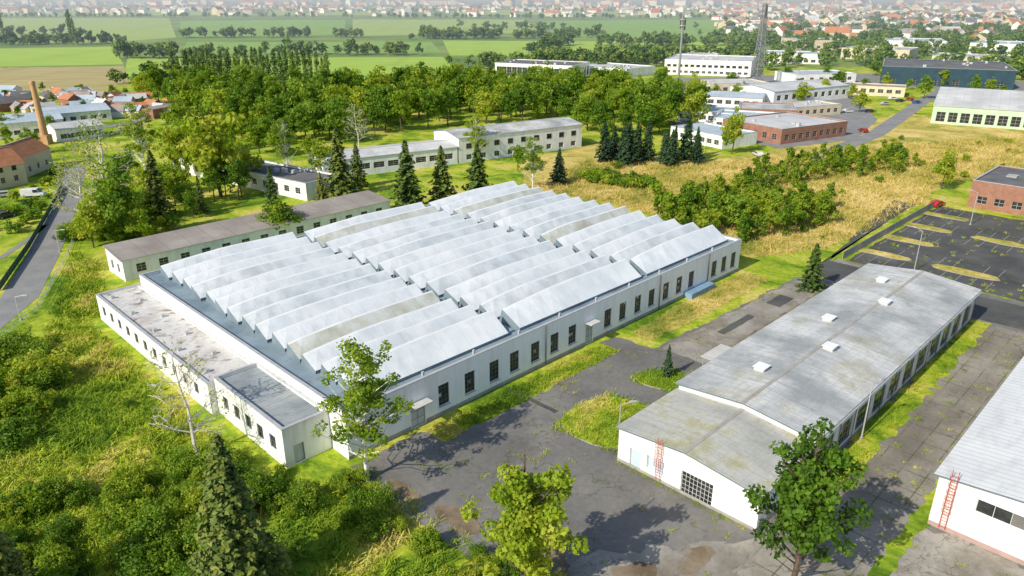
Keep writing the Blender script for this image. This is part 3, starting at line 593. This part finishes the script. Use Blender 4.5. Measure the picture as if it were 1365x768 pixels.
def scatter(name,pts,scl,col,nobj,z=0):
    pts=np.asarray(pts,float); n=len(pts); me=bpy.data.meshes.new(name); me.vertices.add(n)
    me.vertices.foreach_set('co',np.c_[pts[:,0],pts[:,1],np.full(n,z)].astype(np.float32).ravel())
    def at(nm,ty,v): a=me.attributes.new(nm,ty,'POINT'); a.data.foreach_set('value' if ty!='FLOAT_VECTOR' else 'vector',v)
    r=np.random.default_rng(n+5)
    at('idx','INT',r.integers(0,nobj,n).astype(np.int32)); at('rot','FLOAT_VECTOR',np.c_[r.normal(size=n)*.04,r.normal(size=n)*.04,r.random(n)*6.28].astype(np.float32).ravel())
    s=np.asarray(scl,float); at('scl','FLOAT_VECTOR',np.c_[s*r.uniform(.8,1.2,n),s*r.uniform(.8,1.2,n),s*r.uniform(.85,1.15,n)].astype(np.float32).ravel())
    o=link(bpy.data.objects.new(name,me)); mo=o.modifiers.new('instances','NODES')
    ng=bpy.data.node_groups.new(name+'_scatter','GeometryNodeTree'); ng.interface.new_socket('Geometry',in_out='INPUT',socket_type='NodeSocketGeometry'); ng.interface.new_socket('Geometry',in_out='OUTPUT',socket_type='NodeSocketGeometry')
    gi=ng.nodes.new('NodeGroupInput');go=ng.nodes.new('NodeGroupOutput'); ip=ng.nodes.new('GeometryNodeInstanceOnPoints'); ci=ng.nodes.new('GeometryNodeCollectionInfo'); ci.inputs['Collection'].default_value=col; ci.inputs['Separate Children'].default_value=True; ci.inputs['Reset Children'].default_value=True
    ng.links.new(gi.outputs[0],ip.inputs['Points']); ng.links.new(ci.outputs[0],ip.inputs['Instance']); ip.inputs['Pick Instance'].default_value=True
    for nm,ty,sk in (('idx','INT','Instance Index'),('rot','FLOAT_VECTOR','Rotation'),('scl','FLOAT_VECTOR','Scale')):
        a=ng.nodes.new('GeometryNodeInputNamedAttribute'); a.data_type=ty; a.inputs['Name'].default_value=nm
        ng.links.new(a.outputs['Attribute'],ip.inputs[sk])
    ng.links.new(ip.outputs[0],go.inputs[0]); mo.node_group=ng; return o
def polyscatter(P,spacing,excl=(),gap=0):
    xs=[p[0] for p in P];ys=[p[1] for p in P]; A=[]; x=min(xs)
    while x<max(xs):
        y=min(ys)
        while y<max(ys):
            px,py=x+random.uniform(-.5,.5)*spacing,y+random.uniform(-.5,.5)*spacing
            if random.random()>=gap and inside(px,py,P) and not any(inside(px,py,e) for e in excl): A.append((px,py))
            y+=spacing
        x+=spacing
    return A
def sz(n,a,b): return [random.uniform(a,b) for _ in range(n)]
hallp=[ab(-8,-2),ab(82,-2),ab(82,58),ab(-8,58)]
brownp=[ab(1,69),ab(58,69),ab(58,80),ab(1,80)]
def mass(name,poly,sp,a,b,col,n,excl=(),gap=0):
    A=polyscatter(poly,sp,excl,gap)
    if A: scatter(name,A,sz(len(A),a,b),col,n)
mass('woodland',G((180,128),(250,122),(440,134),(640,124),(780,128),(935,152),(925,178),(800,190),(770,168),(640,166),(540,178),(430,196),(345,186),(230,150)),8.8,.7,1.5,C_mid,6,gap=.12)
mass('woodland',G((600,106),(650,110),(760,116),(880,112),(900,120),(780,128),(640,124)),12,.7,1.2,C_mid,6,gap=.35)
mass('garden_trees',G((90,300),(150,240),(235,250),(330,262),(300,296),(200,325),(110,335)),7.,.4,.85,C_mid,6,[brownp],.12)
mass('woodland_edge',G((225,172),(330,190),(420,205),(420,228),(330,206),(232,194)),8,.6,1.1,C_mid,6,gap=.2)
mass('conifer_grove',G((800,222),(925,226),(930,212),(805,205)),5.5,.65,1.0,C_con,1)
mass('hedge',G((775,243),(870,256),(880,248),(785,232)),2.,.6,1.1,C_b,3)
mass('sapling_thicket',G((880,305),(990,330),(1115,300),(1110,278),(990,262),(875,280)),2.7,.6,1.35,C_sap,3,gap=.1)
mass('sapling_thicket',G((960,268),(1110,238),(1220,232),(1215,208),(1090,212),(1000,232)),3.4,.5,1.1,C_sap,3,gap=.12)
mass('meadow_shrubs',G((960,345),(1120,335),(1240,262),(1350,240),(1350,190),(1180,180),(1120,205),(760,262),(720,240),(800,200)),13,.3,.9,C_b,3,gap=.4)
mass('garden_shrubs',G((0,335),(60,290),(80,225),(20,262),(-60,300)),5,.5,1.,C_b,3)
mass('allotment_trees',G((-60,160),(130,157),(250,165),(250,128),(120,124),(-60,122)),12,.25,.5,C_mid,6)
mass('village_trees',G((-60,230),(90,215),(130,175),(-60,165)),15,.4,.8,C_mid,6)
mass('roadside_trees',G((880,150),(1040,148),(1180,128),(1400,145),(1500,118),(1160,96),(1000,104),(900,118)),26,.4,.9,C_mid,6)
mass('roadside_trees',G((1000,98),(1160,92),(1420,112),(1450,80),(1100,62),(990,72)),18,.6,1.2,C_far,4,gap=.2)
A=[]
for i in range(36): t=i/35; p=gp(235+t*200,108+4*t); A.append((p[0]+random.uniform(-1,1),p[1]+random.uniform(-1,1)))
scatter('poplar_row',A,sz(len(A),.85,1.15),C_pop,2)
scatter('poplar_row',[gp(8,60),gp(98,60),gp(104,60.5)],[1.9,2.0,1.5],C_pop,2)
A=[];Sx=[]
def belt(u0,v0,u1,v1,n,wd,s0=.6,s1=1.2):
    p,q=gp(u0,v0),gp(u1,v1)
    for _ in range(n): t=random.random(); A.append((p[0]+(q[0]-p[0])*t+random.gauss(0,wd*.5),p[1]+(q[1]-p[1])*t+random.gauss(0,wd))); Sx.append(random.uniform(s0,s1))
for u0,v0,u1,v1,n,wd in ((-60,61,170,58,40,4),(20,60,60,60,14,8),(170,112,235,108,16,8),(640,90,900,84,80,14),(820,80,1000,80,60,14),(160,78,330,76,26,4),(330,72,560,74,30,4),(560,52,800,50,90,12),(800,60,1000,62,60,10),(1000,60,1400,62,200,25),(-60,48,120,46,18,6),(240,50,480,50,40,6),(470,24,1000,25,90,20),(0,23,480,23,90,20),(960,40,1450,45,220,50),(960,52,1450,56,200,40),(1000,30,1500,30,220,90),(-100,11,1500,11,260,120),(-100,8,1500,8,260,300),(200,16,1000,16,140,60),(980,22,1500,22,220,150),(-100,6,1500,6,260,500),(600,38,760,40,24,5),(700,72,760,60,26,5)): belt(u0,v0,u1,v1,n,wd)
scatter('distant_trees',A,Sx,C_far,4)
lawn=G((60,450),(100,335),(135,352),(140,420),(405,625),(500,655),(660,800),(-40,800),(-40,600),(0,470))
rd=G((-60,520),(0,445),(50,405),(90,330),(60,330),(-60,420))
mass('long_grass',lawn,.78,.5,1.45,C_t,3,[hallp,rd],.1)
mass('long_grass',rough([ab(9.3,-4.5),ab(40,-4.5),ab(40,-1.4),ab(9.3,-1.4)],.01,9),.5,.5,.8,C_t,3)
mass('verge_grass',isl,.55,.5,1.,C_t,3); mass('verge_grass',isl2,.5,.5,1.,C_t,3)
mass('verge_grass',[ab(46,-5.5),ab(80,-6),ab(80,-1.6),ab(46,-2.5)],.9,.4,.8,C_td,2)
mass('verge_grass',[ab(32,-38.2),ab(86,-38),ab(86,-35.8),ab(32,-35.8)],.8,.4,.8,C_t,3)
mass('verge_grass',[ab(45,-19.6),ab(86,-19.6),ab(86,-16.5),ab(45,-17.5)],1.,.4,.8,C_td,2,gap=.3)
mass('meadow_grass',G((700,250),(760,262),(930,300),(1000,345),(1110,330),(1230,272),(1250,245),(1360,235),(1360,180),(1120,200),(930,220),(780,215)),1.5,.7,1.4,C_td,2)
# weeds growing out of the pavement joints and edges
A=[];Sx=[]
for k in range(120):
    a_,b_=random.uniform(0,86),random.uniform(-20,-5)
    if a_>31 and b_<-17: continue
    th=random.choice((0,math.pi/2))+random.gauss(0,.2)
    for j in range(random.randint(1,6)): A.append(ab(a_+j*.5*math.cos(th),b_+j*.5*math.sin(th))); Sx.append(random.uniform(.2,.45))
for k in range(200): A.append(ab(14+3.3*random.randint(0,21)+random.gauss(0,.3),random.uniform(-45,-37))); Sx.append(random.uniform(.2,.55))
for k in range(110): A.append(ab(random.uniform(2,30),random.uniform(-62,-22) if k%2 else random.uniform(-62,-46))); Sx.append(random.uniform(.2,.6))
for k in range(200): A.append(ab(-.5+random.gauss(0,.8),random.uniform(-60,-3))); Sx.append(random.uniform(.4,.9))
for k in range(60): A.append(ab(random.uniform(19.2,19.7),random.uniform(-35,-20))) ; Sx.append(random.uniform(.2,.45))
for k in range(400): A.append(ab(random.uniform(99,152),random.uniform(-80,-12))); Sx.append(random.uniform(.3,.8))
scatter('pavement_weeds',A,Sx,C_t,3)
mass('shrubbery',G((0,690),(60,655),(200,640),(300,610),(400,640),(430,680),(380,700),(330,690),(280,740),(250,800),(0,800)),2.1,.45,1.15,C_bh,4,gap=.1)
mass('shrubbery',G((395,640),(470,625),(500,660),(640,790),(560,800),(430,690)),2.2,.35,.85,C_bh,4,gap=.15)
mass('shrubbery',G((-40,470),(50,470),(70,520),(60,560),(0,600),(-40,620)),2.8,.8,1.6,C_bh,4)
mass('shrubbery',G((85,325),(200,320),(260,305),(180,300),(100,300)),2.8,.8,1.3,C_bh,4)
mass('shrubbery',G((620,745),(700,735),(760,790),(620,800)),1.6,.35,.65,C_bh,4)
mass('scattered_shrubs',G((60,450),(120,370),(140,420),(300,540),(380,620),(200,640),(0,690),(0,560)),8,.2,.5,C_bh,4,[hallp],.4)

def hpx(vb,vt):
    yb=(vb-384)/FP; D=H*(C-S*yb)/(S+C*yb); yt=(vt-384)/FP; return H-D*(S+C*yt)/(C-S*yt)
def tree(name,me,u,v,vt,h0_,rs=1.,rot=None):
    x,y=gp(u,v); s=hpx(v,vt)/h0_; o=bpy.data.objects.new(name,me); o.location=(x,y,0); o.scale=(s*rs,s*rs,s); o.rotation_euler=(0,0,random.uniform(0,6.28) if rot is None else rot); return link(o)
tree('birch_tree',T_birch,490,640,438,13,1.2,0); tree('bare_tree',T_bare,265,608,462,11,1.1)
tree('spruce_tree',T_spr,325,800,582,13,1.15); tree('deciduous_tree',T_hi[0],700,800,578,11,1.05); tree('deciduous_tree',T_hi[1],1055,785,550,11,.9)
tree('spruce_tree',T_spr,15,830,665,13,1.1)
for u,v,t,m,rs in ((1080,387,325,1,1.25),(889,503,460,0,.8),(215,290,200,1,1.),(365,282,222,1,.9),(455,262,172,2,1.1),(478,250,190,2,1.),(545,285,188,1,1.15),(590,275,195,2,1.2),(637,270,192,2,1.3),(745,245,198,0,1.2),(270,285,235,1,.8),(290,205,140,1,.8),(385,170,110,1,.8),(665,195,150,2,1),(430,275,230,2,1.1)):
    tree('spruce_tree',T_spm[m],u,v,t,13,rs)
for u,v,t,m,rs in ((295,262,124,0,1.0),(375,318,262,2,1.3),(240,240,150,0,.8),(1255,252,195,2,.8),(975,205,140,0,.8),(165,320,215,3,.9),(1145,150,118,2,1.),(430,236,185,4,1.),(690,228,190,1,.9),(330,248,180,4,1.),(600,150,72,0,.8),(635,152,80,2,.8)):
    tree('deciduous_tree',T_mid[m],u,v,t,12,rs)
tree('birch_tree',T_birch,710,252,178,13,1.2); tree('birch_tree',T_birch,635,215,148,13,1.2); tree('bare_tree',T_bare2,150,300,160,14,1.2); tree('bare_tree',T_bare2,120,310,200,14,1.2); tree('birch_tree',T_birch,385,235,150,13,1.1); tree('birch_tree',T_birch,195,235,130,13,1.1); tree('bare_tree',T_bare2,480,200,140,14,1.2)

# ---------------- street furniture, vehicles ----------------
def lamp(u,v,vt,ang=0):
    px,py=gp(u,v); h=hpx(v,vt); m=MB(); e=empty('street_lamp',px,py,ang)
    m.tube((0,0,0),(0,0,h),.09,.05,GALV,8); m.tube((0,0,h),(1.2,0,h+.25),.04,.035,GALV,6); m.box(-.18,.18,-.18,.18,0,.25,PLINTH); m.obj('pole',e)
    m=MB(); m.box(1.1,1.9,-.16,.16,h+.2,h+.33,GALV); m.box(1.2,1.8,-.12,.12,h+.17,h+.197,FRAME); m.obj('lamp_head',e,bevel=.03)
for u,v,t,a in ((1218,362,308,2.),(1293,300,257,2.),(1148,585,512,.5),(826,565,540,.2),(28,427,396,0),(80,336,308,0),(940,210,170,1)): lamp(u,v,t,a)
def fence(name,pts,h=1.8,sp=2.5,m1=GALV,solid=None):
    m=MB(); P=[Vector(p) for p in pts]
    for A_,B_ in zip(P[:-1],P[1:]):
        n=max(1,int((B_-A_).length/sp))
        for i in range(n+1): p=A_.lerp(B_,i/n); m.tube((p.x,p.y,0),(p.x,p.y,h),.05,.05,m1,5)
        for z in (.25,h*.5,h-.08): m.tube((A_.x,A_.y,z),(B_.x,B_.y,z),.03,.03,m1,4)
        if solid: m.face([(A_.x,A_.y,.1),(B_.x,B_.y,.1),(B_.x,B_.y,h-.1),(A_.x,A_.y,h-.1)],solid)
    m.obj(name)
fence('concrete_fence',[ab(99,-10.8),ab(152,-10.8)],1.6,2.5,CURB,PLINTH)
fence('wire_fence',G((0,388),(40,330),(66,285),(84,250)),1.4,2.5,plain('green_paint',(.05,.16,.08)),plain('green_mesh',(.05,.12,.06)))
fence('wire_fence',G((0,455),(52,412),(92,340),(110,290)),1.2,3)
def car(u,v,ang,c,van=False):
    x,y=gp(u,v); nm='parked_van' if van else 'parked_car'; e=empty(nm,x,y,ang); P=plain('car_paint',c,.3)
    l,w=(2.6,.95) if van else (2.15,.88)
    prof=[(-l,.35),(l,.35),(l,.75),(l-.25,1.0),(l-.9,1.12),(l-1.5,2.0),(-l+.05,2.05),(-l,1.1)] if van else [(-l,.35),(l,.35),(l,.68),(l-.2,.82),(l-1.05,.93),(l-1.75,1.4),(-l+.85,1.43),(-l+.15,.98),(-l,.9)]
    m=MB(); m.face([(a,-w,z) for a,z in prof],P); m.face([(a,w,z) for a,z in prof[::-1]],P)
    for i in range(len(prof)): (a,z),(a2,z2)=prof[i],prof[(i+1)%len(prof)]; m.face([(a,-w,z),(a,w,z),(a2,w,z2),(a2,-w,z2)],P)
    m.obj('body',e,bevel=.06)
    g=MB(); k=w+.012
    side=[(l-1.0,1.15),(l-1.5,1.85),(l-2.4,1.85),(l-2.4,1.15)] if van else [(l-1.15,.98),(l-1.75,1.34),(-l+.9,1.36),(-l+.35,1.0)]
    g.face([(a,-k,z) for a,z in side],GLASS); g.face([(a,k,z) for a,z in side[::-1]],GLASS)
    a,z,a2,z2=(l-.94,1.2,l-1.44,1.93) if van else (l-1.12,.99,l-1.7,1.37)
    g.face([(a+.02,-w+.12,z),(a+.02,w-.12,z),(a2+.02,w-.15,z2),(a2+.02,-w+.15,z2)],GLASS); g.obj('windows',e)
    t=MB()
    for sx in (-l+.75,l-.75):
        for sy in (-w+.02,w-.22): t.tube((sx,sy-.02,.33),(sx,sy+.24,.33),.33,.33,DFRAME,14); t.tube((sx,sy-.04,.33),(sx,sy+.26,.33),.16,.16,GALV,8)
    t.obj('wheels',e)
car(46,262,.2,(.7,.7,.7),True); car(1249,275,.6,(.45,.03,.03)); car(8,290,1.2,(.06,.06,.07)); car(10,262,.5,(.4,.42,.44))
CC=[(.6,.6,.6),(.05,.05,.06),(.3,.03,.03),(.05,.1,.25),(.35,.36,.38)]
for i,(u,v) in enumerate(((1190,133),(1200,136),(1212,134),(1222,138),(1180,140),(1010,208),(1160,150),(30,134),(50,134),(64,135),(90,134),(112,136),(1150,176),(1000,183),(925,175),(1130,150))): car(u,v,random.choice((.2,1.7)),CC[i%5])
def mast(u,v,vt,name,lat):
    x,y=gp(u,v); h=hpx(v,vt); e=empty(name,x,y,.4); m=MB(); RW=plain('mast_steel',(.25,.26,.28),.6)
    if lat:
        w0,w1=2.4,.7; n=16
        W=lambda t:w0+(w1-w0)*t
        cs=[(-1,-1),(1,-1),(1,1),(-1,1)]
        for i in range(n):
            t0,t1=i/n,(i+1)/n; a,b_=W(t0),W(t1)
            for j in range(4):
                p,q=cs[j],cs[(j+1)%4]
                m.tube((p[0]*a,p[1]*a,h*t0),(p[0]*b_,p[1]*b_,h*t1),.2,.2,RW,4); m.tube((p[0]*a,p[1]*a,h*t0),(q[0]*b_,q[1]*b_,h*t1),.12,.12,RW,4); m.tube((q[0]*a,q[1]*a,h*t0),(p[0]*b_,p[1]*b_,h*t1),.12,.12,RW,4); m.tube((p[0]*a,p[1]*a,h*t0),(q[0]*a,q[1]*a,h*t0),.12,.12,RW,4)
        m.tube((0,0,h),(0,0,h+4),.15,.1,RW,5)
    else:
        m.tube((0,0,0),(0,0,h),.7,.45,RW,10); m.tube((0,0,h),(0,0,h+3),.1,.05,RW,5); m.tube((0,0,h*.86),(0,0,h*.87),1.6,1.6,GALV,12); m.tube((0,0,h*.94),(0,0,h*.95),1.6,1.6,GALV,12)
    m.obj('mast',e); m=MB()
    for k in range(9): a=k*2.1; z=h*(.84+.14*(k/9)); r=1.3; m.box(r*math.cos(a)-.25,r*math.cos(a)+.25,r*math.sin(a)-.25,r*math.sin(a)+.25,z-1.1,z+1.1,DFRAME)
    m.obj('antennas',e)
mast(903,122,20,'telecom_mast',False); mast(1008,112,4,'lattice_tower',True)
x,y=ab(43,-17.5); e=empty('bike_shelter',x,y,ANG); m=MB()
for sx in (0,2.2,4.4):
    for sy in (0,1.8): m.tube((sx,sy,0),(sx,sy,2.2),.05,.05,GALV,6)
for k in range(12): m.tube((.1+k*.38,0,.5),(.1+k*.38,1.8,.5),.02,.02,GALV,4)
m.obj('posts',e); m=MB()
for k in range(13): m.box(-.3+k*.4,-.05+k*.4,-.3,2.1,2.2,2.28,ROOFL)
m.obj('canopy_slats',e)

# ---------------- haze, light, camera ----------------
hz=MB(); hz.box(-7000,7000,380,12000,-.5,70,WHITE); ho=hz.obj('haze')
hm=bpy.data.materials.new('haze'); hm.use_nodes=True; nt=hm.node_tree; nt.nodes.clear(); vs=nt.nodes.new('ShaderNodeVolumeScatter'); vs.inputs['Density'].default_value=.00040; vs.inputs['Color'].default_value=(.70,.85,1,1); vs.inputs['Anisotropy'].default_value=.1
om=nt.nodes.new('ShaderNodeOutputMaterial'); nt.links.new(vs.outputs[0],om.inputs['Volume']); ho.data.materials.clear(); ho.data.materials.append(hm)
az=math.radians(227); el=math.radians(37)
w=bpy.data.worlds.new('World'); sc.world=w; w.use_nodes=True; nt=w.node_tree; bg=nt.nodes['Background']; sky=nt.nodes.new('ShaderNodeTexSky'); sky.sky_type='NISHITA'; sky.sun_disc=False; sky.sun_elevation=el; sky.sun_rotation=az; nt.links.new(sky.outputs[0],bg.inputs[0]); bg.inputs[1].default_value=.15
s=Vector((math.sin(az)*math.cos(el),math.cos(az)*math.cos(el),math.sin(el)))
ld=bpy.data.lights.new('sun','SUN'); ld.energy=5; ld.angle=math.radians(.5); ld.color=(1,.91,.75); lo=bpy.data.objects.new('sun',ld); lo.rotation_euler=s.to_track_quat('Z','Y').to_euler(); link(lo)
cd=bpy.data.cameras.new('camera'); cd.sensor_width=36; cd.lens=36*FP/1365; cd.clip_end=30000; cam=bpy.data.objects.new('camera',cd); cam.location=(0,0,H); cam.rotation_euler=(math.pi/2-TH,0,0); link(cam); sc.camera=cam
sc.view_settings.view_transform='Standard'; sc.view_settings.look='None'; sc.view_settings.exposure=0
